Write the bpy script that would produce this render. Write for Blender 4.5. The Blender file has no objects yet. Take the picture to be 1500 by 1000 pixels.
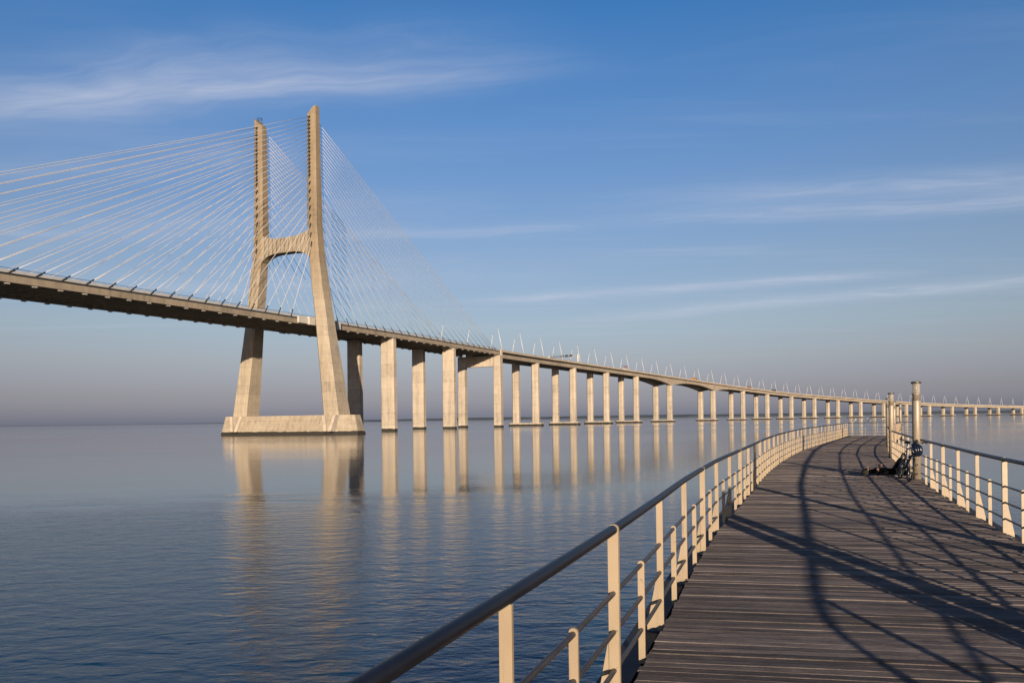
import bpy, bmesh, math, random
import numpy as np
from mathutils import Vector, Matrix

random.seed(7)
sc = bpy.context.scene
col = sc.collection
R = math.radians
PI = math.pi

# ------------------------------------------------------------------ camera
CAM_H = 5.64                    # eye height above the water
EYE = 1.70                      # eye height above the planks
DECK = CAM_H - EYE              # top of the boardwalk
ROLL = R(0.78)
cam = bpy.data.cameras.new('camera')
cam_o = bpy.data.objects.new('camera', cam)
col.objects.link(cam_o)
cam.sensor_width = 36.0
cam.sensor_fit = 'HORIZONTAL'
cam.lens = 36.0 * 1100 / 1500
cam.shift_y = 113.456 / 1500
cam.clip_start = 0.1
cam.clip_end = 60000
cr, sr = math.cos(ROLL), math.sin(ROLL)
cam_o.matrix_world = Matrix(((cr, sr, 0, 0), (0, 0, -1, 0), (-sr, cr, 0, CAM_H), (0, 0, 0, 1)))
sc.camera = cam_o

# ------------------------------------------------------------------ world
SUN_EL, SUN_AZ = R(9.0), R(3.6)          # low sun behind the camera, a little to the right
to_sun = Vector((math.sin(SUN_AZ) * math.cos(SUN_EL), -math.cos(SUN_AZ) * math.cos(SUN_EL), math.sin(SUN_EL)))
w = bpy.data.worlds.new('World')
sc.world = w
w.use_nodes = True
wn = w.node_tree


class NT:
    """small helper to write node trees"""
    def __init__(s, nt):
        s.nt = nt

    def n(s, t, **k):
        nd = s.nt.nodes.new(t)
        for a, v in k.items():
            setattr(nd, a, v)
        return nd

    def put(s, sock, v):
        if isinstance(v, bpy.types.NodeSocket):
            s.nt.links.new(v, sock)
        elif v is not None:
            sock.default_value = v

    def m(s, op, a, b=None, c=None, clamp=False):
        nd = s.n('ShaderNodeMath', operation=op, use_clamp=clamp)
        s.put(nd.inputs[0], a)
        s.put(nd.inputs[1], b)
        s.put(nd.inputs[2], c)
        return nd.outputs[0]

    def noise(s, vec, scale=1.0, detail=2.0, rough=0.5, dist=0.0, dim='3D'):
        nd = s.n('ShaderNodeTexNoise', noise_dimensions=dim)
        s.put(nd.inputs['Vector'], vec)
        nd.inputs['Scale'].default_value = scale
        nd.inputs['Detail'].default_value = detail
        nd.inputs['Roughness'].default_value = rough
        nd.inputs['Distortion'].default_value = dist
        return nd.outputs['Fac']

    def ramp(s, fac, stops, interp='LINEAR'):
        nd = s.n('ShaderNodeValToRGB')
        cr_ = nd.color_ramp
        cr_.interpolation = interp
        while len(cr_.elements) < len(stops):
            cr_.elements.new(0.5)
        for e, (p, c) in zip(cr_.elements, stops):
            e.position = p
            if not hasattr(c, '__len__'):
                c = (c, c, c)
            e.color = (*c, 1)
        s.put(nd.inputs[0], fac)
        return nd.outputs[0]

    def mix(s, fac, a, b, mode='MIX'):
        nd = s.n('ShaderNodeMix', data_type='RGBA', blend_type=mode)
        s.put(nd.inputs[0], fac)
        for i, v in ((6, a), (7, b)):
            if isinstance(v, tuple) and len(v) == 3:
                v = (*v, 1)
            s.put(nd.inputs[i], v)
        return nd.outputs[2]

    def mapping(s, vec, loc=(0, 0, 0), rot=(0, 0, 0), scale=(1, 1, 1)):
        nd = s.n('ShaderNodeMapping')
        s.put(nd.inputs[0], vec)
        nd.inputs[1].default_value = loc
        nd.inputs[2].default_value = rot
        nd.inputs[3].default_value = scale
        return nd.outputs[0]

    def xyz(s, vec):
        nd = s.n('ShaderNodeSeparateXYZ')
        s.put(nd.inputs[0], vec)
        return nd.outputs

    def comb(s, x, y, z):
        nd = s.n('ShaderNodeCombineXYZ')
        for i, v in enumerate((x, y, z)):
            s.put(nd.inputs[i], v)
        return nd.outputs[0]

    def step(s, v, a, b):
        nd = s.n('ShaderNodeMapRange', interpolation_type='SMOOTHSTEP')
        s.put(nd.inputs[0], v)
        nd.inputs[1].default_value = a
        nd.inputs[2].default_value = b
        return nd.outputs[0]


W = NT(wn)
bg = wn.nodes['Background']
sky = W.n('ShaderNodeTexSky', sky_type='NISHITA')
sky.sun_disc = False
sky.sun_elevation = SUN_EL
sky.sun_rotation = math.atan2(to_sun.x, to_sun.y)
sky.air_density, sky.dust_density, sky.ozone_density = 1.0, 1.0, 1.5
tc = W.n('ShaderNodeTexCoord')
dx, dy, dz = W.xyz(tc.outputs['Generated'])[:3]
# the evening air: clear deep blue high up, a dusky mauve band low over the water, alike all round
T = lambda r, g, b: (r / 2.2, g / 2.2, b / 2.2)
tint = W.ramp(W.m('MULTIPLY', dz, 1.6), [
    (0.000, T(0.75, 0.91, 2.20)), (0.022, T(0.71, 0.81, 1.86)), (0.055, T(0.70, 0.71, 1.38)),
    (0.090, T(0.77, 0.73, 1.20)), (0.125, T(0.88, 0.80, 1.12)), (0.190, T(1.02, 0.95, 1.16)),
    (0.330, T(1.05, 1.04, 1.28)), (0.560, T(0.84, 1.10, 1.55)), (0.760, T(0.48, 1.04, 1.68)), (1.0, T(0.24, 0.62, 1.10))])
skc = W.mix(1.0, sky.outputs[0], tint, 'MULTIPLY')
sc22 = W.n('ShaderNodeVectorMath', operation='SCALE')
W.put(sc22.inputs[0], skc)
sc22.inputs[3].default_value = 2.2
skc = sc22.outputs[0]
# thin cirrus on a high flat sheet
zz = W.m('MAXIMUM', dz, 0.02)
cu = W.m('DIVIDE', dx, zz)
cv = W.m('DIVIDE', dy, zz)
cpos = W.comb(cu, cv, 0.0)


def streak(x0, y0, x1, y1, wid, soft, seed):
    """one band of cirrus from (x0,y0) to (x1,y1) on the cloud sheet"""
    L = math.hypot(x1 - x0, y1 - y0)
    a = math.atan2(y1 - y0, x1 - x0)
    px = W.m('SUBTRACT', cu, x0)
    py = W.m('SUBTRACT', cv, y0)
    al = W.m('ADD', W.m('MULTIPLY', px, math.cos(a) / L), W.m('MULTIPLY', py, math.sin(a) / L))
    ac = W.m('ADD', W.m('MULTIPLY', px, -math.sin(a)), W.m('MULTIPLY', py, math.cos(a)))
    wob = W.noise(W.comb(W.m('MULTIPLY', al, 3.0), seed, 0.0), 1.0, 3.0, 0.55)
    ac = W.m('ADD', ac, W.m('MULTIPLY', W.m('SUBTRACT', wob, 0.5), wid * 1.3))
    g = W.m('DIVIDE', ac, wid)
    g = W.m('POWER', 2.718, W.m('MULTIPLY', W.m('MULTIPLY', g, g), -1.0))
    ends = W.m('MULTIPLY', W.step(al, -soft, soft), W.m('SUBTRACT', 1.0, W.step(al, 1 - soft, 1 + soft)))
    fib = W.noise(W.comb(W.m('MULTIPLY', al, L * 1.5), W.m('DIVIDE', ac, wid * 0.9), seed), 1.3, 7.0, 0.58, 0.9)
    fib = W.m('ADD', 0.30, W.m('MULTIPLY', W.step(fib, 0.25, 0.85), 0.70))
    return W.m('MULTIPLY', W.m('MULTIPLY', g, ends), fib)


cl = None
for args, amp in [((-1.9, 2.40, -0.25, 2.07, 0.19, 0.32, 1.7), 0.54),
                  ((-1.6, 2.36, 0.05, 2.16, 0.10, 0.25, 4.2), 0.34),
                  ((0.7, 3.80, 3.2, 3.5, 0.16, 0.3, 8.1), 0.48),
                  ((0.8, 3.40, 3.4, 3.2, 0.18, 0.3, 2.3), 0.46),
                  ((-0.2, 6.35, 2.7, 5.4, 0.21, 0.18, 12.0), 0.62),
                  ((0.9, 7.6, 5.2, 5.0, 0.34, 0.2, 5.5), 0.60),
                  ((-0.9, 4.05, 0.35, 3.95, 0.12, 0.2, 15.0), 0.38),
                  ((-4.2, 4.0, -0.6, 3.7, 0.35, 0.3, 21.0), 0.26),
                  ((-3.8, 5.4, 0.0, 5.2, 0.6, 0.3, 31.0), 0.26),
                  ((-3.2, 3.0, -1.0, 2.85, 0.2, 0.3, 41.0), 0.22)]:
    t = W.m('MULTIPLY', streak(*args), amp)
    cl = t if cl is None else W.m('ADD', cl, t)
veil = W.noise(W.mapping(cpos, rot=(0, 0, 0.12), scale=(0.28, 1.5, 1)), 1.0, 6.0, 0.6, 0.4)
veil = W.m('MULTIPLY', W.step(veil, 0.50, 0.88), 0.26)
cl = W.m('MULTIPLY', W.m('ADD', cl, veil), W.step(dz, 0.045, 0.13), clamp=True)
cl = W.m('MINIMUM', cl, 0.75)
skc = W.mix(cl, skc, (5.6, 6.0, 7.2))
wn.links.new(skc, bg.inputs[0])
bg.inputs[1].default_value = 0.056

sun_l = bpy.data.lights.new('sun', 'SUN')
sun_l.energy = 5.0
sun_l.angle = R(0.45)
sun_l.color = (1.0, 0.815, 0.60)
sun_o = bpy.data.objects.new('sun', sun_l)
col.objects.link(sun_o)
sun_o.rotation_euler = to_sun.to_track_quat('Z', 'Y').to_euler()
sc.view_settings.view_transform = 'Standard'
sc.view_settings.look = 'None'
sc.view_settings.exposure = 0.84
sc.view_settings.gamma = 1
sc.view_settings.use_curve_mapping = False


# ------------------------------------------------------------------ materials
def material(name, rough=0.6, metal=0.0):
    m = bpy.data.materials.new(name)
    m.use_nodes = True
    nt = m.node_tree
    b = nt.nodes['Principled BSDF']
    b.inputs['Roughness'].default_value = rough
    b.inputs['Metallic'].default_value = metal
    return m, NT(nt), b


def simple(name, c, rough=0.5, metal=0.0, var=0.12, scale=6.0, bump=0.0):
    m, N, b = material(name, rough, metal)
    g = N.n('ShaderNodeTexCoord')
    f = N.noise(g.outputs['Object'], scale, 5, 0.6)
    lo = tuple(max(0, v * (1 - var)) for v in c)
    hi = tuple(min(1, v * (1 + var)) for v in c)
    N.put(b.inputs['Base Color'], N.ramp(f, [(0.3, lo), (0.7, hi)]))
    N.put(b.inputs['Roughness'], N.m('ADD', rough - 0.08, N.m('MULTIPLY', f, 0.16)))
    if bump:
        bp = N.n('ShaderNodeBump')
        bp.inputs['Strength'].default_value = 0.5
        bp.inputs['Distance'].default_value = bump
        N.put(bp.inputs['Height'], f)
        N.put(b.inputs['Normal'], bp.outputs[0])
    return m


def concrete(name, c, lift=4.2, tide=True, streaky=1.0, weather=None):
    m, N, b = material(name, 0.85)
    geo = N.n('ShaderNodeNewGeometry')
    p = geo.outputs['Position']
    x, y, z = N.xyz(p)[:3]
    big = N.noise(p, 0.07, 4, 0.6)
    mid = N.noise(p, 0.5, 5, 0.62)
    run = N.noise(N.mapping(p, scale=(0.55, 0.55, 0.028)), 1.0, 5, 0.65)       # rain streaks
    lv = N.m('DIVIDE', z, lift)
    fr = N.m('FRACT', lv)
    joint = N.m('LESS_THAN', N.m('ABSOLUTE', N.m('SUBTRACT', fr, 0.5)), 0.022)
    lay = N.noise(N.comb(N.m('FLOOR', N.m('ADD', lv, 0.5)), 3.7, 0.0), 1.7, 0)
    fin_ = N.noise(N.mapping(p, scale=(2.2, 2.2, 0.16)), 1.0, 4, 0.6)
    v = N.m('ADD', N.m('MULTIPLY', big, 0.42), N.m('MULTIPLY', mid, 0.34))
    v = N.m('ADD', v, N.m('MULTIPLY', run, 0.55 * streaky))
    v = N.m('ADD', v, N.m('MULTIPLY', fin_, 0.30 * streaky))
    v = N.m('ADD', v, N.m('MULTIPLY', lay, 0.16))
    v = N.m('SUBTRACT', v, 0.205 + 0.425 * (streaky - 1.0))
    v = N.m('SUBTRACT', v, N.m('MULTIPLY', joint, 0.13))
    cc = N.ramp(v, [(0.42, tuple(q * 0.50 for q in c)), (0.57, tuple(q * 0.82 for q in c)),
                    (0.68, c), (0.82, tuple(min(1, q * 1.18) for q in c))])
    if weather:                                    # older, browner staining on the exposed upper part
        wz = N.m('ADD', z, N.m('MULTIPLY', N.m('SUBTRACT', big, 0.5), 50.0))
        cc = N.mix(N.step(wz, *weather), cc, N.mix(1.0, cc, (0.70, 0.64, 0.55), 'MULTIPLY'))
    if tide:
        edge = N.m('ADD', z, N.m('MULTIPLY', N.m('SUBTRACT', mid, 0.5), 0.9))
        wet = N.m('SUBTRACT', 1.0, N.step(edge, 1.25, 1.6))
        cc = N.mix(wet, cc, (0.014, 0.012, 0.008))
    N.put(b.inputs['Base Color'], cc)
    bp = N.n('ShaderNodeBump')
    bp.inputs['Strength'].default_value = 0.5
    bp.inputs['Distance'].default_value = 0.12
    N.put(bp.inputs['Height'], v)
    N.put(b.inputs['Normal'], bp.outputs[0])
    return m


M = {}
M['concrete'] = concrete('tower_concrete', (0.258, 0.215, 0.162), weather=(52, 92))
M['beam'] = concrete('beam_concrete', (0.224, 0.188, 0.14), lift=50, streaky=1.3)
M['pier'] = concrete('pier_concrete', (0.300, 0.254, 0.202), lift=6.5, streaky=1.1)
M['fin'] = concrete('sunlit_fin_concrete', (0.335, 0.285, 0.23), lift=50)  # lighter tone: the sun on the fin faces is put into the colour
M['deck'] = concrete('deck_concrete', (0.224, 0.182, 0.135), lift=50, tide=False, streaky=0.8)
M['viaduct'] = concrete('viaduct_concrete', (0.241, 0.202, 0.16), lift=50, tide=False, streaky=0.8)
M['barrier'] = simple('painted_barrier', (0.314, 0.309, 0.309), 0.6, scale=0.4)
M['box'] = simple('white_fairing', (0.37, 0.348, 0.314), 0.6, scale=0.5)
M['cable'] = simple('white_cable_sheath', (0.426, 0.404, 0.393), 0.45, scale=0.3)
M['sleeve'] = simple('black_sleeve', (0.014, 0.0151, 0.0185), 0.5)
M['asphalt'] = simple('asphalt', (0.0281, 0.0281, 0.0292), 0.9, scale=2)
M['mast'] = simple('mast_paint', (0.393, 0.393, 0.393), 0.4)
M['darkmetal'] = simple('dark_metal', (0.0168, 0.018, 0.0202), 0.45)
M['paint'] = simple('cream_post_paint', (0.247, 0.197, 0.143), 0.45, var=0.12, scale=9, bump=0.002)
M['handrail'] = simple('dark_handrail', (0.0085, 0.009, 0.0135), 0.42, metal=0.0, var=0.35, scale=5)
M['handrail'].node_tree.nodes['Principled BSDF'].inputs['Specular IOR Level'].default_value = 0.27
M['rail'] = simple('brown_rail', (0.0421, 0.0348, 0.0325), 0.42, metal=0.2, var=0.35, scale=8)
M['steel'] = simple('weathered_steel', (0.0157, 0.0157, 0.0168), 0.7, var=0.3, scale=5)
M['lamp'] = simple('lamp_steel', (0.236, 0.196, 0.151), 0.5, metal=0.25, var=0.15, scale=5)
M['lampcap'] = simple('lamp_cap_steel', (0.112, 0.101, 0.0898), 0.4, metal=0.6, var=0.3, scale=9)
M['cloth'] = simple('black_cloth', (0.0026, 0.0026, 0.003), 0.9, var=0.2, scale=30, bump=0.004)
M['skin'] = simple('skin', (0.281, 0.151, 0.0954), 0.5, var=0.08, scale=20)
M['cloth'].node_tree.nodes['Principled BSDF'].inputs['Specular IOR Level'].default_value = 0.08
M['hair'] = simple('dark_hair', (0.005, 0.004, 0.003), 0.85, scale=60)
M['tyre'] = simple('rubber', (0.0101, 0.0101, 0.0107), 0.8)
M['chrome'] = simple('bright_metal', (0.348, 0.337, 0.325), 0.22, metal=0.95, var=0.05)
M['bluepaint'] = simple('dark_blue_paint', (0.0168, 0.0252, 0.0477), 0.3, var=0.15)
M['helmet'] = simple('navy_helmet', (0.00673, 0.0101, 0.0252), 0.25, var=0.2)
M['helmetgrey'] = simple('grey_helmet_vent', (0.252, 0.241, 0.236), 0.4)
M['gull'] = simple('white_feathers', (0.421, 0.404, 0.381), 0.8)
M['beak'] = simple('yellow_beak', (0.281, 0.168, 0.0281), 0.5)
M['orange'] = simple('orange_tarp', (0.258, 0.135, 0.0337), 0.6)
M['white'] = simple('white_paint', (0.404, 0.398, 0.387), 0.35)
M['red'] = simple('red_paint', (0.191, 0.0505, 0.0337), 0.4)
M['navy'] = simple('dark_truck_paint', (0.0281, 0.0309, 0.0393), 0.4)
M['silver'] = simple('silver_paint', (0.202, 0.208, 0.219), 0.3, metal=0.4)
M['carglass'] = simple('car_glass', (0.0112, 0.014, 0.0168), 0.08)

m, N, b = material('cream_post_paint', 0.45)
g = N.n('ShaderNodeNewGeometry')
pz = g.outputs['Position']
f1 = N.noise(N.mapping(pz, scale=(26, 26, 1.6)), 1.0, 5, 0.65)
f2 = N.noise(pz, 14, 6, 0.65)
base_c = N.ramp(N.noise(pz, 2.5, 3, 0.5), [(0.3, (0.223, 0.170, 0.112)), (0.7, (0.27, 0.210, 0.142))])
drip = N.m('MULTIPLY', N.step(f1, 0.55, 0.74), 0.55)
base_c = N.mix(drip, base_c, (0.128, 0.0833, 0.0493))
chip = N.m('MULTIPLY', N.step(f2, 0.66, 0.70), 0.8)
base_c = N.mix(chip, base_c, (0.0723, 0.0391, 0.0221))
N.put(b.inputs['Base Color'], base_c)
N.put(b.inputs['Roughness'], N.m('ADD', 0.36, N.m('MULTIPLY', f2, 0.25)))
bp = N.n('ShaderNodeBump')
bp.inputs['Strength'].default_value = 0.4
bp.inputs['Distance'].default_value = 0.002
N.put(bp.inputs['Height'], N.m('SUBTRACT', f2, chip))
N.put(b.inputs['Normal'], bp.outputs[0])
M['post'] = m

gm, N, b = material('lantern_glass', 0.12)
b.inputs['Base Color'].default_value = (0.42, 0.37, 0.30, 1)
b.inputs['Alpha'].default_value = 0.42
M['glass'] = gm

# weathered hardwood: long grain, anti-slip grooves, every plank its own tone
m, N, b = material('weathered_planks', 0.78)
geo = N.n('ShaderNodeNewGeometry')
tcn = N.n('ShaderNodeTexCoord')
oi = N.n('ShaderNodeObjectInfo')
rnd = N.m('FRACT', N.m('ADD', geo.outputs['Random Per Island'], oi.outputs['Random']))
ov = N.n('ShaderNodeVectorMath', operation='ADD')
N.put(ov.inputs[0], tcn.outputs['Object'])
N.put(ov.inputs[1], N.comb(N.m('MULTIPLY', rnd, 57.0), N.m('MULTIPLY', rnd, 31.0), 0.0))
pv = ov.outputs[0]
grain = N.noise(N.mapping(pv, scale=(2.6, 75, 8)), 1.0, 6, 0.68, 0.3)
fine = N.noise(N.mapping(pv, scale=(5, 260, 20)), 1.0, 3, 0.6)
blot = N.noise(pv, 2.2, 5, 0.6)
v = N.m('ADD', N.m('MULTIPLY', grain, 0.52), N.m('MULTIPLY', fine, 0.28))
v = N.m('ADD', v, N.m('MULTIPLY', blot, 0.30))
v = N.m('ADD', v, N.m('MULTIPLY', N.m('SUBTRACT', rnd, 0.5), 0.22))
spk_ = N.noise(N.mapping(pv, scale=(45, 130, 30)), 1.0, 3, 0.7)
v = N.m('ADD', v, N.m('MULTIPLY', N.m('SUBTRACT', spk_, 0.5), 0.34))
cc = N.ramp(v, [(0.34, (0.028, 0.023, 0.022)), (0.49, (0.076, 0.062, 0.058)), (0.61, (0.128, 0.105, 0.098)),
                (0.80, (0.235, 0.196, 0.182))])
N.put(b.inputs['Base Color'], cc)
ox, oy, oz = N.xyz(tcn.outputs['Object'])[:3]
grv = N.m('PINGPONG', N.m('ADD', oy, N.m('MULTIPLY', blot, 0.004)), 0.009)
hgt = N.m('ADD', N.m('MULTIPLY', grv, 0.50), N.m('MULTIPLY', N.m('ADD', grain, fine), 0.0068))
bp = N.n('ShaderNodeBump')
bp.inputs['Strength'].default_value = 1.0
bp.inputs['Distance'].default_value = 1.0
N.put(bp.inputs['Height'], hgt)
N.put(b.inputs['Normal'], bp.outputs[0])
b.inputs['Specular IOR Level'].default_value = 0.25
M['plank'] = m

# water: one sheet; small wind ripples near the boardwalk, calmer lanes farther out
m, N, b = material('river_water', 0.03)
b.inputs['IOR'].default_value = 1.333
b.inputs['Base Color'].default_value = (0.002, 0.026, 0.054, 1)
geo = N.n('ShaderNodeNewGeometry')
p = geo.outputs['Position']
x, y, z = N.xyz(p)[:3]
pf = N.mapping(p, rot=(0, 0, R(-12)), scale=(0.55, 1.0, 1.0))
r1 = N.noise(pf, 1.55, 2, 0.5, 0.5)
r2 = N.noise(N.mapping(p, rot=(0, 0, R(8)), scale=(0.34, 1.0, 1.0)), 0.75, 3, 0.5, 0.4)
r3 = N.noise(N.mapping(p, rot=(0, 0, R(-14)), scale=(0.62, 1.0, 1.0)), 4.0, 4, 0.62, 0.4)
swell = N.noise(N.mapping(p, scale=(0.02, 0.06, 1)), 1.0, 2, 0.5)
wob = N.noise(N.mapping(p, scale=(0.012, 0.05, 1)), 1.0, 3, 0.55)
yy = N.m('ADD', y, N.m('ADD', N.m('MULTIPLY', N.m('SUBTRACT', wob, 0.5), 34.0), N.m('MULTIPLY', N.m('SUBTRACT', N.noise(N.mapping(p, scale=(0.09, 0.35, 1)), 1.0, 4, 0.6), 0.5), 22.0)))
ruff = N.m('SUBTRACT', 1.0, N.step(yy, 38.0, 62.0))
lane = N.noise(N.mapping(p, loc=(3.1, 7.7, 0), scale=(0.0024, 0.011, 1)), 1.0, 4, 0.6, 0.3)
lane = N.step(lane, 0.42, 0.62)
far = N.step(y, 70.0, 420.0)
amp = N.m('ADD', N.m('MULTIPLY', N.m('MULTIPLY', ruff, N.m('ADD', 0.75, N.m('MULTIPLY', wob, 0.5))), 0.56), N.m('MULTIPLY', N.m('MULTIPLY', lane, far), 0.75))
amp = N.m('ADD', amp, 0.10)
hgt = N.m('ADD', N.m('MULTIPLY', r1, 0.085), N.m('MULTIPLY', r2, 0.060))
hgt = N.m('ADD', hgt, N.m('MULTIPLY', r3, 0.034))
hgt = N.m('MULTIPLY', hgt, amp)
hgt = N.m('ADD', hgt, N.m('MULTIPLY', swell, 0.05))
bp = N.n('ShaderNodeBump')
bp.inputs['Strength'].default_value = 1.0
bp.inputs['Distance'].default_value = 1.0
N.put(bp.inputs['Height'], hgt)
N.put(b.inputs['Normal'], bp.outputs[0])
N.put(b.inputs['Roughness'], N.m('ADD', 0.02, N.m('MULTIPLY', amp, 0.06)))
M['water'] = m

m, N, b = material('far_shore_land', 0.95)
geo = N.n('ShaderNodeNewGeometry')
f = N.noise(N.mapping(geo.outputs['Position'], scale=(0.004, 0.004, 0.03)), 1.0, 5, 0.65)
N.put(b.inputs['Base Color'], N.ramp(f, [(0.35, (0.012, 0.022, 0.034)), (0.65, (0.030, 0.040, 0.052))]))  # bluish haze of the distance is put into the land colour
M['shore'] = m


# ------------------------------------------------------------------ mesh helpers
class MB:
    """collects shapes in world (or local) coordinates, links them as one mesh object"""
    def __init__(s):
        s.v, s.f, s.mi = [], [], []
        s.smooth = []

    def add(s, verts, faces, mat=0, smooth=False):
        o = len(s.v)
        s.v += [tuple(q) for q in verts]
        for fc in faces:
            s.f.append([i + o for i in fc])
            s.mi.append(mat)
            s.smooth.append(smooth)

    def hexa(s, c8, mat=0):
        s.add(c8, [(0, 3, 2, 1), (4, 5, 6, 7), (0, 1, 5, 4), (1, 2, 6, 5), (2, 3, 7, 6), (3, 0, 4, 7)], mat)

    def box(s, c, size, mx=None, mat=0):
        a, b_, h = size[0] / 2, size[1] / 2, size[2] / 2
        q = [(-a, -b_, -h), (a, -b_, -h), (a, b_, -h), (-a, b_, -h), (-a, -b_, h), (a, -b_, h), (a, b_, h), (-a, b_, h)]
        c = Vector(c)
        s.hexa([c + (mx @ Vector(t) if mx else Vector(t)) for t in q], mat)

    def loft(s, rings, mat=0, cap=True, smooth=False, closed=True):
        n = len(rings[0])
        vs = [p for r_ in rings for p in r_]
        fs = []
        for i in range(len(rings) - 1):
            for j in range(n if closed else n - 1):
                k = (j + 1) % n
                fs.append((i * n + j, i * n + k, (i + 1) * n + k, (i + 1) * n + j))
        s.add(vs, fs, mat, smooth)
        if cap:
            o = len(s.v) - len(vs)
            s.f.append([o + j for j in range(n)][::-1])
            s.f.append([o + (len(rings) - 1) * n + j for j in range(n)])
            s.mi += [mat, mat]
            s.smooth += [False, False]

    def tube(s, pts, r, n=8, mat=0, r2=None, cap=True):
        pts = [Vector(p) for p in pts]
        rings = []
        L = len(pts)
        up = None
        for i, p in enumerate(pts):
            d = (pts[min(i + 1, L - 1)] - pts[max(i - 1, 0)]).normalized()
            if up is None:
                up = Vector((0, 0, 1)) if abs(d.z) < 0.9 else Vector((1, 0, 0))
            a = d.cross(up).normalized()
            b_ = a.cross(d).normalized()
            rr = r if r2 is None else r + (r2 - r) * i / (L - 1)
            rings.append([p + (a * math.cos(t) + b_ * math.sin(t)) * rr for t in [2 * PI * k / n for k in range(n)]])
        s.loft(rings, mat, cap, True)

    def lathe(s, c, prof, n=16, mat=0, mx=None):
        c = Vector(c)
        rings = []
        for rr, h in prof:
            ring = []
            for k in range(n):
                q = Vector((rr * math.cos(2 * PI * k / n), rr * math.sin(2 * PI * k / n), h))
                ring.append(c + (mx @ q if mx else q))
            rings.append(ring)
        s.loft(rings, mat, True, True)

    def torus(s, c, R_, r, mx=None, n=28, k=8, mat=0):
        c = Vector(c)
        vs, fs = [], []
        for i in range(n):
            a = 2 * PI * i / n
            for j in range(k):
                t = 2 * PI * j / k
                q = Vector(((R_ + r * math.cos(t)) * math.cos(a), r * math.sin(t), (R_ + r * math.cos(t)) * math.sin(a)))
                vs.append(c + (mx @ q if mx else q))
                fs.append((i * k + j, i * k + (j + 1) % k, ((i + 1) % n) * k + (j + 1) % k, ((i + 1) % n) * k + j))
        s.add(vs, fs, mat, True)

    def ball(s, c, rad, n=12, mat=0, mx=None):
        c = Vector(c)
        prof = [(math.sin(PI * i / 8), -math.cos(PI * i / 8)) for i in range(9)]
        rings = []
        for rr, h in prof:
            rr = max(rr, 1e-3)
            ring = []
            for k in range(n):
                q = Vector((rr * math.cos(2 * PI * k / n) * rad[0], rr * math.sin(2 * PI * k / n) * rad[1], h * rad[2]))
                ring.append(c + (mx @ q if mx else q))
            rings.append(ring)
        s.loft(rings, mat, True, True)

    def mesh(s, name, mats, origin=Vector((0, 0, 0)), rot=None):
        me = bpy.data.meshes.new(name)
        inv = rot.to_3x3().inverted() if rot else None
        vs = []
        for v_ in s.v:
            q = Vector(v_) - origin
            vs.append(inv @ q if inv else q)
        me.from_pydata(vs, [], s.f)
        for m_ in (mats if isinstance(mats, (list, tuple)) else [mats]):
            me.materials.append(m_)
        me.polygons.foreach_set('material_index', s.mi)
        me.polygons.foreach_set('use_smooth', s.smooth)
        bm_ = bmesh.new()
        bm_.from_mesh(me)
        bmesh.ops.recalc_face_normals(bm_, faces=bm_.faces)
        bm_.to_mesh(me)
        bm_.free()
        me.update()
        return me

    def build(s, name, mats, parent=None, origin=None, rot=None):
        """vertices are in world coordinates; the object keeps them there"""
        if origin is None:
            a = np.array([tuple(q) for q in s.v])
            origin = Vector(((a[:, 0].min() + a[:, 0].max()) / 2, (a[:, 1].min() + a[:, 1].max()) / 2, a[:, 2].min()))
        origin = Vector(origin)
        me = s.mesh(name, mats, origin, rot)
        o = bpy.data.objects.new(name, me)
        col.objects.link(o)
        mw = Matrix.Translation(origin) @ (rot.to_4x4() if rot else Matrix.Identity(4))
        if parent is not None:
            o.parent = parent
            mw = WORLD[parent.name].inverted() @ mw
            WORLD[o.name] = WORLD[parent.name] @ mw
        else:
            WORLD[o.name] = mw
        o.matrix_basis = mw
        return o


WORLD = {}


def tag(o, label=None, cat=None, group=None, kind=None):
    if label:
        o['label'] = label
    if cat:
        o['category'] = cat
    if group:
        o['group'] = group
    if kind:
        o['kind'] = kind
    return o


def thing(name, label, cat, loc=(0, 0, 0), rot=None, group=None):
    o = bpy.data.objects.new(name, None)
    o.empty_display_size = 0.2
    col.objects.link(o)
    mw = Matrix.Translation(Vector(loc)) @ (rot.to_4x4() if rot else Matrix.Identity(4))
    o.matrix_basis = mw
    WORLD[o.name] = mw
    return tag(o, label, cat, group)


def copy_tree(src, parent=None):
    c = src.copy()
    col.objects.link(c)
    if parent is not None:
        c.parent = parent
    for ch in list(src.children):
        copy_tree(ch, c)
    return c


# ------------------------------------------------------------------ bridge axis (metres; s along the road, w to its near side)
TH, K1, K2 = 0.412108, 5.61886e-4, 4.27027e-4
S3, SB = 204.6, 204.6 + 78.6 * 5 + 130
AX0, AY0 = -104.8926, 341.7716


def arc(x, y, hd, k, L):
    if k == 0:
        return x + math.sin(hd) * L, y + math.cos(hd) * L, hd
    h2 = hd + k * L
    return x + (math.cos(hd) - math.cos(h2)) / k, y + (math.sin(h2) - math.sin(hd)) / k, h2


def axis(s):
    if s <= S3:
        return arc(AX0, AY0, TH, 0, s)
    q = arc(AX0, AY0, TH, 0, S3)
    if s <= SB:
        return arc(*q, K1, s - S3)
    q = arc(*q, K1, SB - S3)
    return arc(*q, K2, s - SB)


def P(s, w_, z):
    x_, y_, h_ = axis(s)
    return Vector((x_ + math.cos(h_) * w_, y_ - math.sin(h_) * w_, z))


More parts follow.
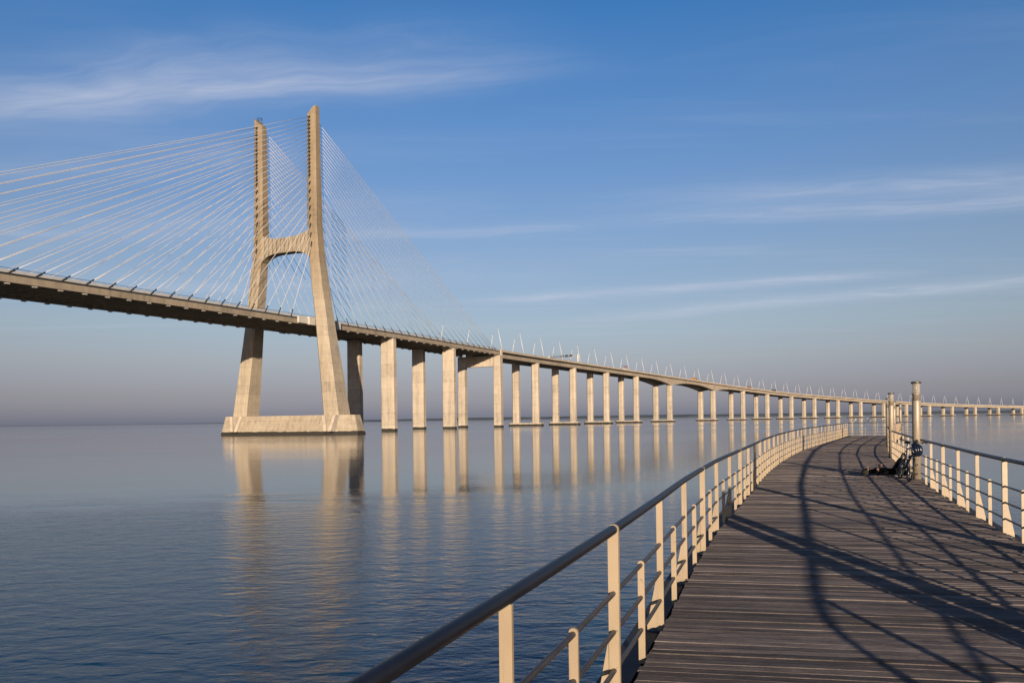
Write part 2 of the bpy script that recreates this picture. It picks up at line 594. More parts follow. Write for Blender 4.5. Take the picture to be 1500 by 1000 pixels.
_ks = [-500, -300, -134, -35, 10, 73, 199, 273, 352, 446, 522, 588, 650, 714, 800, 957, 1140, 1258, 1471, 1751, 2100, 2600]
_kz = [40.0, 46.4, 49.6, 51.4, 52.0, 52.8, 53.5, 54.0, 54.3, 53.9, 52.8, 51.1, 49.5, 47.4, 44.0, 38.0, 32.8, 28.8, 22.9, 17.6, 14.8, 13.5]
_g = np.arange(-500, 2600, 5.0)
_zi = np.interp(_g, _ks, _kz)
_ker = np.exp(-0.5 * (np.arange(-16, 17) * 5 / 30.0) ** 2)
_zs = np.convolve(np.pad(_zi, 16, mode='edge'), _ker / _ker.sum(), mode='valid')


def road(s):
    return float(np.interp(s, _g, _zs))


# ================================================================== setting: water, far shore
mb = MB()
mb.add([(-30000, -6000, 0), (30000, -6000, 0), (30000, 40000, 0), (-30000, 40000, 0)], [(0, 1, 2, 3)])
wt = mb.build('river_water', M['water'], origin=(0, 0, 0))
tag(wt, 'broad blue estuary water with small ripples near the boardwalk', kind='structure')

mb = MB()
n = 400
prof = []
rr = np.random.RandomState(3)
hh = np.zeros(n)
for o_, a_ in ((9, 5.0), (25, 3.5), (70, 2.6), (199, 2.0)):
    hh += np.interp(np.arange(n), np.linspace(0, n, o_), rr.rand(o_)) * a_
for i in range(n):
    t = i / (n - 1)
    X = -9000 + 20000 * t
    Y = 8200 + 600 * math.sin(t * 5)
    base = 2.0 + 16.0 * min(1, max(0.0, (X + 4200) / 3800))
    h_ = base * 1.35 * (0.55 + hh[i] / 13)
    prof.append([(X, Y, -0.5), (X, Y + 20, h_ * 0.7), (X, Y + 160, h_), (X, Y + 900, h_ * 0.9), (X, Y + 1000, -0.5)])
mb.loft(prof, 0, False, False, False)
tag(mb.build('far_shore', M['shore']), 'low dark far bank of the estuary on the horizon', kind='structure')

# ================================================================== cable-stayed bridge
ST = 6.0                                         # the tower's place along the road
bridge = thing('cable_stayed_bridge', 'tall concrete H tower bridge with white fanned stay cables over the water', 'bridge', P(ST, 0, 0))


def frame_sec(s, w_, z, a, b_, ch):
    """octagonal section, a across the road, b along it"""
    q = []
    for (da, db) in ((-a / 2 + ch, -b_ / 2), (a / 2 - ch, -b_ / 2), (a / 2, -b_ / 2 + ch), (a / 2, b_ / 2 - ch),
                     (a / 2 - ch, b_ / 2), (-a / 2 + ch, b_ / 2), (-a / 2, b_ / 2 - ch), (-a / 2, -b_ / 2 + ch)):
        q.append(P(s + db, w_ + da, z))
    return q


def leg_w(z):                                    # centre line of a tower leg
    return float(np.interp(z, [8.5, 50, 80, 88, 96, 150], [26.3, 20.5, 16.6, 15.9, 15.5, 15.35]))


def leg_a(z):
    return float(np.interp(z, [8.5, 50, 85, 150], [8.2, 6.2, 5.4, 4.7]))


def leg_b(z):
    return float(np.interp(z, [8.5, 50, 85, 150], [11.0, 8.2, 6.0, 4.3]))


pylon = MB()
pylon.loft([frame_sec(ST, 0, -3, 79, 24, 9), frame_sec(ST, 0, 0.0, 79, 24, 9), frame_sec(ST, 0, 1.0, 78.6, 23.4, 9),
            frame_sec(ST, 0, 8.5, 74.5, 17, 6.5)])
pylon_o = pylon.build('pylon', M['concrete'], bridge)
for sg in (-1, 1):
    lg = MB()
    rings = [frame_sec(ST, sg * leg_w(z), z, leg_a(z), leg_b(z), 1.25 if z < 60 else 0.85)
             for z in (8.4, 20, 32, 44, 56, 66, 74, 80, 85, 90, 96, 110, 125, 140)]
    top = frame_sec(ST, sg * leg_w(146), 146, leg_a(146), leg_b(146), 0.85)
    top2 = []
    cpt = P(ST, sg * leg_w(146), 146)
    nrm = (P(ST, 1, 0) - P(ST, 0, 0)).normalized()
    for q in top:
        d = (q - cpt).dot(nrm) * sg
        top2.append(Vector((q.x, q.y, 146.3 + d * 0.9)))
    lg.loft(rings + [top2])
    lg.build('tower_leg', M['concrete'], pylon_o)
    # two fins where the leg meets the footing
    fn = MB()
    for e in (-1, 1):
        wv = sg * 26.3 + 4.2
        b0_, b1_, t0_, t1_ = e * 0.25, e * 1.7, e * 2.2 - 1.6, e * 3.7 - 1.6
        fn.hexa([P(ST - 13.0, wv + b0_, 0.9), P(ST - 13.0, wv + b1_, 0.9), P(ST - 8.6, wv + b1_, 0.9), P(ST - 8.6, wv + b0_, 0.9),
                 P(ST - 9.5, wv + t0_, 8.47), P(ST - 9.5, wv + t1_, 8.47), P(ST - 6, wv + t1_, 8.47), P(ST - 6, wv + t0_, 8.47)])
    fn.build('footing_fin', M['fin'], pylon_o)
cb = MB()
rings = []
for i in range(17):
    t = -1 + 2 * i / 16
    wv = t * 13.6
    zt = 90.4 + 2.4 * abs(t) ** 3
    zb = 83.6 - 3.2 * abs(t) ** 4
    rings.append([P(ST - 2.3, wv, zb), P(ST + 2.3, wv, zb), P(ST + 2.3, wv, zt), P(ST - 2.3, wv, zt)])
cb.loft(rings)
cb_o = cb.build('crossbeam', M['beam'], pylon_o)
rb = MB()
for i in range(11):                               # shallow upright ribs on both faces of the beam
    t = (-5 + i) / 5.6
    wv = t * 13.0
    zt = 90.2 + 2.4 * abs(t) ** 3
    zb = 83.9 - 3.2 * abs(t) ** 4
    for sd in (-1, 1):
        rb.box(P(ST + sd * 2.45, wv, (zt + zb) / 2), (0.45, 0.75, zt - zb - 0.5), Matrix.Rotation(-TH, 3, 'Z'))
rb.build('beam_rib', M['deck'], pylon_o)
# service platform on the far leg's sloped top
sp = MB()
pc = P(ST, -leg_w(147) - 0.2, 147.2)
for i in range(4):
    a = PI / 4 + i * PI / 2
    q = pc + Vector((math.cos(a), math.sin(a), 0)) * 1.2
    sp.tube([q + Vector((0, 0, -1.5)), q + Vector((0, 0, 1.4))], 0.07, 5)
for h_ in (0.8, 1.4):
    sp.tube([pc + Vector((math.cos(PI / 4 + i * PI / 2) * 1.2, math.sin(PI / 4 + i * PI / 2) * 1.2, h_)) for i in range(5)], 0.06, 5)
sp.build('top_guardrail', M['darkmetal'], pylon_o)

# the deck
SS = np.arange(-300, 207.1, 8.45)
SS[-1] = 206.6
dk = MB()
dk.loft([[P(s, w_, road(s) + h_) for (w_, h_) in ((-15.5, -0.2), (15.5, -0.2), (15.5, -2.9), (13.7, -2.9), (13.4, -0.7),
                                                  (-13.4, -0.7), (-13.7, -2.9), (-15.5, -2.9))] for s in SS])
deck_o = dk.build('deck', M['deck'], bridge)
rd = MB()
rd.loft([[P(s, w_, road(s) + h_) for (w_, h_) in ((-14.6, -0.195), (14.6, -0.195), (14.6, -0.1), (-14.6, -0.1))] for s in SS])
rd.build('roadway', M['asphalt'], bridge)
cg = MB()
for s in np.arange(-298, 205, 4.3):
    if abs(s - ST) < 2:
        continue
    z = road(s)
    cg.hexa([P(s - .2, -13.38, z - 2.35), P(s + .2, -13.38, z - 2.35), P(s + .2, 13.38, z - 2.35), P(s - .2, 13.38, z - 2.35),
             P(s - .2, -13.38, z - 0.72), P(s + .2, -13.38, z - 0.72), P(s + .2, 13.38, z - 0.72), P(s - .2, 13.38, z - 0.72)])
tag(cg.build('cross_girder', M['deck'], bridge), kind='stuff')
for sg in (-1, 1):
    bb = MB()
    bb.loft([[P(s, sg * w_, road(s) + h_) for (w_, h_) in ((15.05, -0.19), (15.35, -0.19), (15.3, 0.75), (15.12, 0.75))] for s in SS])
    bb.build('parapet', M['barrier'], bridge)
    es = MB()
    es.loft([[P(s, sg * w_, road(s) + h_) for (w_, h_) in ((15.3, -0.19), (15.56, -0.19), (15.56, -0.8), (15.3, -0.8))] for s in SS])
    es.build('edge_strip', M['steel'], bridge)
    hr = MB()
    hr.tube([P(s, sg * 15.2, road(s) + 1.2) for s in SS], 0.07, 6)
    for s in np.arange(-298, 206, 4.2):
        hr.tube([P(s, sg * 15.2, road(s) + 0.7), P(s, sg * 15.2, road(s) + 1.2)], 0.05, 4)
    hr.build('handrail', M['darkmetal'], bridge)
# white fairings where the deck passes the legs
for sg in (-1, 1):
    for (s0, s1, w0, w1, z0, z1) in ((-7.0, -0.6, 15.53, 16.4, -2.7, -0.1), (-0.6, 3.4, 15.53, 17.0, -3.0, 0.5), (3.4, 10.0, 15.53, 16.8, -2.7, -0.1),
                                     (12.4, 19.0, 15.53, 16.4, -2.6, 0.0), (19.0, 22.4, 15.53, 17.0, -3.0, 0.7)):
        fx = MB()
        z = road(6)
        fx.hexa([P(s0, sg * w0, z + z0), P(s1, sg * w0, z + z0), P(s1, sg * w1, z + z0), P(s0, sg * w1, z + z0),
                 P(s0, sg * w0, z + z1), P(s1, sg * w0, z + z1), P(s1, sg * w1, z + z1), P(s0, sg * w1, z + z1)])
        fx.build('fairing', M['box'], bridge)
# stay cables: two planes, two fans, twenty-four each
ks = np.arange(24)
anchor_z = [143.4 - 1.74 * i if i < 15 else 119.0 - 1.74 - 3.4 * (i - 15) - 0.06 * (i - 15) ** 2 for i in ks]
for side in (-1, 1):
    for fan in (-1, 1):
        for i in ks:
            k = 23 - i                            # the highest anchor holds the farthest point
            if fan < 0:
                s1 = ST - (17.0 + 8.05 * k)
            else:
                s1 = ST + (16.5 + 8.05 * k) if k < 22 else ST + 16.5 + 8.05 * 21 + 4.5 * (k - 21)
            za = anchor_z[i]
            wa = side * (leg_w(za) - 0.2)
            A = P(ST + fan * leg_b(za) / 2 * 0.96, wa, za)
            B = P(s1, side * 15.42, road(s1) - 0.1)
            d = (A - B)
            L = d.length
            sag = 0.0025 * L
            pts = [B + d * t - Vector((0, 0, sag * 4 * t * (1 - t))) for t in (0, .12, .3, .5, .7, .88, 1)]
            c_ = MB()
            c_.tube(pts, 0.105, 6)
            co = c_.build('stay_cable', M['cable'], bridge, origin=B)
            sl = MB()
            u = d.normalized()
            sl.tube([B - u * 0.3, B + u * 3.4], 0.21, 6)
            sl.build('deck_sleeve', M['sleeve'], co)
            su = MB()
            su.tube([A + u * 0.6, A - u * 2.0], 0.42, 6, r2=0.26)
            su.build('tower_sleeve', M['sleeve'], co)
    cp = MB()
    for k in range(24):
        for fan in (-1, 1):
            s1 = ST + fan * (17.0 + 8.05 * k)
            if s1 < 205:
                cp.box(P(s1, side * 14.6, road(s1) - 3.1), (1.0, 1.3, 0.5), Matrix.Rotation(-TH, 3, 'Z'))
    tag(cp.build('cable_anchor_block', M['box'], bridge), kind='stuff')

# side-span piers
PIER_S = [72.4, 140.6]
for s in PIER_S:
    zt = road(s) - 2.9
    q = MB()
    q.loft([frame_sec(s, 0, z, a, b_, 2.0) for (z, a, b_) in ((-4, 33, 7), (-0.35, 33, 7))])
    po = q.build('pier', M['pier'], bridge)
    for sg in (-1, 1):
        c_ = MB()
        c_.loft([frame_sec(s, sg * 10.9, -0.3, 8.3, 3.9, 0.5), frame_sec(s, sg * 10.9, zt, 8.0, 3.7, 0.5)])
        c_.build('column', M['pier'], po)
# transition pier: a portal with a crossbeam, its near column rises beside the deck
s = 206.6
zt = road(s) - 2.9
q = MB()
q.loft([[P(s - 1.9, t, 42.6), P(s + 1.9, t, 42.6), P(s + 1.9, t, zt - 0.6 - 0.0), P(s - 1.9, t, zt - 0.6)] for t in (-11.4, 11.4)])
po = q.build('pier', M['pier'], bridge)
for sg in (-1, 1):
    c_ = MB()
    c_.loft([frame_sec(s, sg * 14.0, -2, 5.6, 5.0, 0.4), frame_sec(s, sg * 14.0, zt - 0.5, 5.3, 4.8, 0.4)])
    c_.hexa([P(s + a, sg * 14.0 + b_, z) for z in (zt - 0.5, road(s) + 0.9) for (a, b_) in ((0.4, sg * 1.6), (2.4, sg * 1.6), (2.4, sg * 2.65), (0.4, sg * 2.65))])
    c_.build('column', M['pier'], po)

# ================================================================== approach viaduct
viaduct = thing('approach_viaduct', 'long concrete viaduct on paired columns curving away to the right', 'viaduct', P(280, 0, 0))
VS = [286.0, 363.3, 439.4, 513.3, 601.9, 724.6, 813.7, 889.5, 966.9, 1043.0, 1122.3, 1199.8, 1278.5, 1357.5, 1437.5, 1516.0, 1594.9, 1673.8, 1752.9,
      1831.5, 1910, 1989, 2067, 2146]


def depth(s):
    d = 4.2
    for c_ in (VS[4], VS[5]):
        d = max(d, 4.2 + 4.6 * max(0, 1 - abs(s - c_) / 58) ** 2)
    return d


VG = np.concatenate([np.arange(207.2, 540, 9), np.arange(540, 800, 4.5), np.arange(801, 2200, 13)])
vd = MB()
vd.loft([[P(s, w_, road(s) + h_) for (w_, h_) in ((-14.6, -0.2), (14.6, -0.2), (14.6, -0.5), (11.6, -0.95), (-11.6, -0.95), (-14.6, -0.5))] for s in VG])
vd.build('deck', M['viaduct'], viaduct)
rd = MB()
rd.loft([[P(s, w_, road(s) + h_) for (w_, h_) in ((-13.9, -0.195), (13.9, -0.195), (13.9, -0.1), (-13.9, -0.1))] for s in VG])
rd.build('roadway', M['asphalt'], viaduct)
for sg in (-1, 1):
    g_ = MB()
    g_.loft([[P(s, sg * w_, road(s) + h_) for (w_, h_) in ((5.6, -0.9), (11.7, -0.9), (11.3, -depth(s)), (6.0, -depth(s)))] for s in VG])
    g_.build('box_girder', M['viaduct'], viaduct)
    bb = MB()
    bb.loft([[P(s, sg * w_, road(s) + h_) for (w_, h_) in ((14.25, -0.19), (14.75, -0.55), (14.72, 0.95), (14.45, 0.95))] for s in VG])
    bb.build('parapet', M['pier'], viaduct)
for s in VS:
    q = MB()
    q.loft([frame_sec(s, 0, z, a, b_, 1.6) for (z, a, b_) in ((-3, 28.5, 9), (0.0, 28.5, 9), (2.3, 28.2, 8.7))])
    po = q.build('pier', M['pier'], viaduct)
    zt = road(s) - depth(s) - 0.003
    k = 1.0 if s < 560 or s > 760 else 1.08
    for sg in (-1, 1):
        c_ = MB()
        c_.loft([frame_sec(s, sg * 8.65, 2.2, 6.0 * k, 4.6 * k, 1.1), frame_sec(s, sg * 8.65, zt - 1.2, 6.0 * k, 4.6 * k, 1.1),
                 frame_sec(s, sg * 8.65, zt, 5.6, 4.4 * k, 1.0)])
        c_.build('column', M['pier'], po)


# lamp masts along both edges, leaning in over the road
def lamp_mast(name_loc, hd, sg, label):
    rot = Matrix.Rotation(-hd, 3, 'Z') @ (Matrix.Rotation(PI, 3, 'Z') if sg < 0 else Matrix.Identity(3))
    return thing('lamp_mast', label, 'lamp post', name_loc, rot, 'white lamp masts along the viaduct')


ORD = ['first', 'second', 'third', 'fourth', 'fifth', 'sixth', 'seventh', 'eighth', 'ninth', 'tenth', 'eleventh', 'twelfth', 'thirteenth', 'fourteenth',
       'fifteenth', 'sixteenth', 'seventeenth', 'eighteenth', 'nineteenth', 'twentieth', 'twenty-first', 'twenty-second']
used = set()


def mast_label(s, sg):
    edge = 'near' if sg > 0 else 'far'
    if s < 207:
        return 'white lamp mast showing behind the last stay cables of the side span'
    k = int(np.argmin([abs(s - q) for q in VS]))
    d = s - VS[k]
    for where in (('over the',) if abs(d) < 9 else ()) + ((('just left of the', 'farther left of the') if d < 0 else ('just right of the', 'farther right of the'))):
        lab = 'white %s-edge mast %s %s viaduct column pair from the tower side' % (edge, where, ORD[k])
        if lab not in used:
            used.add(lab)
            return lab
    return lab


first = None
for sg in (1, -1):
    for i in range(-1 if sg < 0 else 0, 42):
        s = 213.0 + i * 38.6
        x_, y_, h_ = axis(s)
        lab = mast_label(s, sg)
        loc = P(s, sg * 14.45, road(s) + 0.9)
        if first is None:
            t = lamp_mast(loc, h_, sg, lab)
            m1 = MB()
            m1.tube([(0, 0, 0), (-1.6, 0, 8.2), (-3.2, 0, 16.2)], 0.30, 7, r2=0.17)
            me = m1.mesh('mast', M['mast'])
            o = bpy.data.objects.new('mast', me)
            col.objects.link(o)
            o.parent = t
            m2 = MB()
            m2.box((-3.55, 0, 16.1), (0.8, 0.4, 0.22), Matrix.Rotation(0.25, 3, 'Y'))
            m2.box((-3.2, 0, 16.2), (0.38, 0.38, 0.38))
            o = bpy.data.objects.new('lamp_head', m2.mesh('lamp_head', M['silver']))
            col.objects.link(o)
            o.parent = t
            first = t
        else:
            c_ = copy_tree(first)
            rot = Matrix.Rotation(-h_, 3, 'Z') @ (Matrix.Rotation(PI, 3, 'Z') if sg < 0 else Matrix.Identity(3))
            c_.matrix_basis = Matrix.Translation(loc) @ rot.to_4x4()
            c_['label'] = lab

# sign gantry across the road
s = 363.0
gt = thing('sign_gantry', 'white legged gantry with dark signal boxes spanning the viaduct road', 'gantry', P(s, 0, road(s)))
for sg in (-1, 1):
    g_ = MB()
    x_, y_, h_ = axis(s)
    g_.loft([[P(s + a, sg * 14.1 + b_, road(s) + z) for (a, b_) in ((-.5 * k, -.5 * k), (.5 * k, -.5 * k), (.5 * k, .5 * k), (-.5 * k, .5 * k))]
             for (z, k) in ((0, 0.9), (7.6, 1.5))])
    g_.build('leg', M['white'], gt)
g_ = MB()
for (a, z) in ((-.5, 6.1), (.5, 6.1), (-.5, 7.2), (.5, 7.2)):
    g_.tube([P(s + a, -14.1, road(s) + z), P(s + a, 14.1, road(s) + z)], 0.14, 5)
for k in range(14):
    w0 = -14 + k * 2.0
    for a in (-.5, .5):
        g_.tube([P(s + a, w0, road(s) + (6.1 if k % 2 else 7.2)), P(s + a, w0 + 2.0, road(s) + (7.2 if k % 2 else 6.1))], 0.08, 4)
g_.build('truss', M['silver'], gt)
for w0 in (-1.0, 3.2, 7.4):
    g_ = MB()
    g_.box(P(s - 0.75, w0, road(s) + 7.1), (2.4, 0.4, 1.5), Matrix.Rotation(-axis(s)[2], 3, 'Z'))
    g_.build('signal_box', M['sleeve'], gt)


# vehicles on the viaduct
def vehicle(name, label, cat, s, w_, parts, group='vehicles crossing the viaduct'):
    x_, y_, h_ = axis(s)
    rot = Matrix.Rotation(-h_, 3, 'Z')
    loc = P(s, w_, road(s) - 0.1)
    t = thing(name, label, cat, loc, rot, group)
    for pn, mat, fn in parts:
        q = MB()
        fn(q)
        o = bpy.data.objects.new(pn, q.mesh(pn, mat))
        col.objects.link(o)
        o.parent = t
    return t


def wheels_fn(ys, hw, r_):
    def fn(q):
        for yv in ys:
            for sx in (-1, 1):
                q.lathe((sx * hw, yv, r_), [(r_ * 0.4, -0.14), (r_, -0.13), (r_, 0.13), (r_ * 0.4, 0.14)], 12, mx=Matrix.Rotation(PI / 2, 3, 'Y'))
    return fn


def cab_fn(y0, y1, h_):
    def fn(q):
        q.loft([[(-1.2, y0, 0.6), (1.2, y0, 0.6), (1.2, y1, 0.6), (-1.2, y1, 0.6)], [(-1.2, y0, 1.7), (1.2, y0, 1.7), (1.2, y1, 1.7), (-1.2, y1, 1.7)],
                [(-1.1, y0, h_), (1.1, y0, h_), (1.1, y1 - 0.5, h_), (-1.1, y1 - 0.5, h_)]])
    return fn


def glass_fn(y0, y1, h_):
    def fn(q):
        q.loft([[(-1.22, y0 + .3, 1.75), (1.22, y0 + .3, 1.75), (1.22, y1 + .03, 1.75), (-1.22, y1 + .03, 1.75)],
                [(-1.13, y0 + .3, h_ - .5), (1.13, y0 + .3, h_ - .5), (1.13, y1 - .3, h_ - .5), (-1.13, y1 - .3, h_ - .5)]])
    return fn


def cargo_fn(y0, y1, z0, z1):
    def fn(q):
        q.loft([[(-1.25, y0, z0), (1.25, y0, z0), (1.25, y1, z0), (-1.25, y1, z0)], [(-1.25, y0, z1 - .15), (1.25, y0, z1 - .15), (1.25, y1, z1 - .15), (-1.25, y1, z1 - .15)],
                [(-1.1, y0 + .1, z1), (1.1, y0 + .1, z1), (1.1, y1 - .1, z1), (-1.1, y1 - .1, z1)]])
        for yv in np.arange(y0 + .6, y1, 1.3):
            q.box((0, yv, (z0 + z1) / 2), (2.56, 0.1, z1 - z0 - .3))
    return fn


def car_fn(q):
    q.loft([[(-.85 * k, y0, z), (.85 * k, y0, z), (.85 * k, y1, z), (-.85 * k, y1, z)] for (k, y0, y1, z) in
            ((.95, -2.1, 2.1, .3), (1, -2.15, 2.1, .62), (.98, -2.1, 2.0, .9), (.92, -1.9, 1.0, .98), (.78, -1.4, .2, 1.45))])


def carglass_fn(q):
    q.loft([[(-.85 * k, y0, z), (.85 * k, y0, z), (.85 * k, y1, z), (-.85 * k, y1, z)] for (k, y0, y1, z) in
            ((.93, -1.85, .95, 1.0), (.84, -1.5, .35, 1.36))])


def truck(label, s, w_, cargo, cab, y0=-6.5, z1=4.0):
    vehicle('truck', label, 'truck', s, w_, [('cargo_box', cargo, cargo_fn(y0, 1.6, 1.1, z1)), ('cab', cab, cab_fn(2.0, 4.2, 3.2)),
                                             ('windscreen', M['carglass'], glass_fn(2.0, 4.2, 3.2)), ('wheels', M['tyre'], wheels_fn((y0 + 1.2, y0 + 2.5, 3.2), 1.1, .5))])


truck('truck with an orange tarpaulin load on the viaduct', 671, 9.5, M['orange'], M['navy'], z1=4.6)
truck('red truck on the viaduct beyond the arched span', 832, 9.5, M['red'], M['red'], -4.5, 3.8)
truck('dark grey truck on the viaduct right of the red one', 912, 9.5, M['navy'], M['silver'], -8.5, 3.9)
truck('white truck with a red frame load near the arched span', 489, 9.0, M['white'], M['silver'], -7.0, 2.8)
for i, (s, w_, mt, lab) in enumerate([(231, 9.5, 'white', 'white car at the start of the viaduct'), (378, 10.5, 'silver', 'grey car just right of the sign gantry'),
                                      (468, 10, 'white', 'white car left of the white truck on the viaduct'), (1182, 10, 'navy', 'dark car far along the viaduct'),
                                      (1196, 10, 'navy', 'dark car just ahead of another far along the viaduct'), (1302, 10, 'white', 'white car behind the boardwalk lamp posts')]):
    vehicle('car', lab, 'car', s, w_, [('body', M[mt], car_fn), ('windows', M['carglass'], carglass_fn), ('wheels', M['tyre'], wheels_fn((-1.35, 1.35), .78, .32))])
# rack carried by the white truck
x_, y_, h_ = axis(489)
rk = MB()
for yy_ in (-6.5, -2.5, 1.4):
    for sx in (-1.15, 1.15):
        rk.tube([(sx, yy_, 2.7), (sx, yy_, 5.0)], 0.1, 5)
for zz_ in (3.8, 5.0):
    for sx in (-1.15, 1.15):
        rk.box((sx, -2.5, zz_), (0.15, 9.0, 0.5 if zz_ > 4 else .2))
o = bpy.data.objects.new('load_rack', rk.mesh('load_rack', M['red']))
o.matrix_basis = Matrix.Translation(P(489, 9.0, road(489) - 0.1)) @ Matrix.Rotation(-h_, 4, 'Z')
col.objects.link(o)
tag(o, 'red steel rack standing on the white truck bed', 'rack')

# ================================================================== boardwalk
LEFT = [(-1.35, -9), (-1.30, -0.6), (-0.375, 1.95), (-0.035, 2.8), (0.60, 4.5), (1.21, 6.2), (1.81, 7.95), (2.45, 9.67), (3.04, 11.25), (3.76, 13.0), (5.0, 16.0),
        (6.46, 19.6), (7.7, 22.6), (9.35, 26.4), (11.45, 31.0), (14.05, 36.4), (17.7, 43.2), (22.0, 51.0), (26.95, 60.3)]
RIGHT = [(2.87, -9), (2.87, -0.3), (3.5, 1.35), (4.97, 5.3), (6.0, 8.05), (6.96, 10.7), (7.6, 12.35), (8.3, 14.06), (9.0, 15.8), (9.7, 17.5), (10.38, 19.2),
         (12.5, 24.1), (14.72, 29.2), (17.2, 34.4), (19.5, 39.0), (24.9, 49.0), (31.0, 60.0), (32.5, 62.5)]


def resample(pts, step):
    """smooth the corners a little and resample to even arc length"""
    p = np.array(pts, float)
    d = np.r_[0, np.cumsum(np.hypot(*np.diff(p, axis=0).T))]
    g = np.arange(0, d[-1], 0.1)
    q = np.c_[np.interp(g, d, p[:, 0]), np.interp(g, d, p[:, 1])]
    k = np.exp(-0.5 * (np.arange(-14, 15) / 6.0) ** 2)
    k /= k.sum()
    sm = np.c_[np.convolve(np.pad(q[:, 0], 14, mode='reflect', reflect_type='odd'), k, 'valid'),
               np.convolve(np.pad(q[:, 1], 14, mode='reflect', reflect_type='odd'), k, 'valid')]
    d = np.r_[0, np.cumsum(np.hypot(*np.diff(sm, axis=0).T))]
    g = np.arange(0, d[-1], step)
    return np.c_[np.interp(g, d, sm[:, 0]), np.interp(g, d, sm[:, 1])], g


LC, LG = resample(LEFT, 0.02)
RC, RG = resample(RIGHT, 0.02)


def at_len(C, G, t):
    return Vector((float(np.interp(t, G, C[:, 0])), float(np.interp(t, G, C[:, 1])), 0))


def len_at_y(C, G, y_):
    return float(np.interp(y_, C[:, 1], G))


def tangent(C, G, t):
    return (at_len(C, G, t + 0.15) - at_len(C, G, t - 0.15)).normalized()


def plank_right(p):
    """where a plank starting at p on the left edge meets the right edge"""
    a = -R(float(np.interp(p.y, [0, 5, 20, 60], [-9 + 18, 10.5, 13.5, 17.5])))
    d = Vector((math.cos(a), math.sin(a), 0))
    rel = (RC[:, 0] - p.x) * d.y - (RC[:, 1] - p.y) * d.x
    i = int(np.argmin(np.abs(rel)))
    return Vector((RC[i, 0], RC[i, 1], 0))


base = MB()
jz = DECK - 0.052
for f_ in (0.03, 0.27, 0.5, 0.73, 0.97):          # joists under the planks
    pts = []
    for t in np.arange(1.0, LG[-1] - 0.2, 1.5):
        a = at_len(LC, LG, t)
        b_ = plank_right(a)
        q = a.lerp(b_, f_)
        pts.append(q)
    rings = []
    for i, q in enumerate(pts):
        tg = (pts[min(i + 1, len(pts) - 1)] - pts[max(i - 1, 0)]).normalized()
        nn = Vector((tg.y, -tg.x, 0)) * 0.06
        rings.append([q + nn + Vector((0, 0, jz)), q - nn + Vector((0, 0, jz)), q - nn + Vector((0, 0, jz - 0.28)), q + nn + Vector((0, 0, jz - 0.28))])
    base.loft(rings)
board_o = base.build('boardwalk', M['steel'], origin=(0, 0, DECK))
tag(board_o, 'curving walkway of dark weathered wooden planks above the water', kind='structure')
for C, G, sg in ((LC, LG, -1), (RC, RG, 1)):      # edge channels that carry the railing posts
    eb = MB()
    rings = []
    for t in np.arange(0.5, G[-1] - 0.2, 0.8):
        q = at_len(C, G, t)
        tg = tangent(C, G, t)
        nn = Vector((tg.y, -tg.x, 0)) * sg
        rings.append([q + nn * a + Vector((0, 0, DECK + z)) for (a, z) in ((0.02, -0.075), (0.24, -0.075), (0.24, -0.34), (0.02, -0.34))])
    eb.loft(rings)
    eb.build('edge_channel', M['steel'], board_o)
for t in np.arange(3, LG[-1], 6.0):               # bearing piles
    a = at_len(LC, LG, t)
    b_ = plank_right(a)
    for f_ in (0.18, 0.82):
        q = a.lerp(b_, f_)
        pl = MB()
        pl.tube([(q.x, q.y, -3), (q.x, q.y, jz - 0.285)], 0.22, 12)
        pl.build('pile', M['pier'], board_o)

rp = random.Random(11)
PITCH, GAP = 0.098, 0.006
t = 0.4
rows = []
while t < LG[-1] - 0.3:
    rows.append(t)
    t += PITCH
t_first = len_at_y(LC, LG, 3.3)
singles = [q for q in rows if q >= t_first][:296]
rest = [q for q in rows if q < t_first or q > singles[-1] + 0.01]


def plank_verts(t):
    a0, a1 = at_len(LC, LG, t), at_len(LC, LG, t + PITCH)
    b0, b1 = plank_right(a0), plank_right(a1)
    u = (b0 - a0).normalized()
    v0 = (a1 - a0)
    v1 = (b1 - b0)
    g0, g1 = GAP / PITCH * rp.uniform(0.6, 1.3), GAP / PITCH * rp.uniform(0.6, 1.3)
    e0, e1 = 0.034 + rp.uniform(-0.012, 0.012), rp.uniform(-0.012, 0.012)
    ring_s = []
    zb0, tw0 = rp.gauss(0, 0.0013), rp.gauss(0, 0.0010)
    for f_ in (0.0, 0.3, 0.62, 1.0):              # the boards are a little bowed and twisted
        z = zb0 + rp.gauss(0, 0.0016)
        tw = tw0 + rp.gauss(0, 0.0012)
        p0 = a0.lerp(b0, f_) + u * (e0 * (1 - f_) + e1 * f_)
        vv = v0.lerp(v1, f_)
        gg = g0 + (g1 - g0) * f_
        n0, n1 = p0 + vv * (gg / 2), p0 + vv * (1 - gg / 2)
        up = lambda q, h_: q + Vector((0, 0, DECK + h_))
        ring_s.append([up(n0, -0.045), up(n0, z - tw - 0.004), up(n0.lerp(n1, 0.035), z - tw), up(n1.lerp(n0, 0.035), z + tw), up(n1, z + tw - 0.004), up(n1, -0.045)])
    return ring_s, a0, u


for t in singles:
    rs, a0, u = plank_verts(t)
    q = MB()
    q.loft(rs)
    rot = Matrix.Rotation(math.atan2(u.y, u.x), 3, 'Z')
    q.build('plank', M['plank'], board_o, origin=a0 + Vector((0, 0, DECK)), rot=rot)
q = MB()
for t in rest:
    rs, a0, u = plank_verts(t)
    q.loft(rs)
tag(q.build('plank', M['plank'], board_o, origin=(0, 0, DECK), rot=Matrix.Rotation(R(-15), 3, 'Z')), kind='stuff')


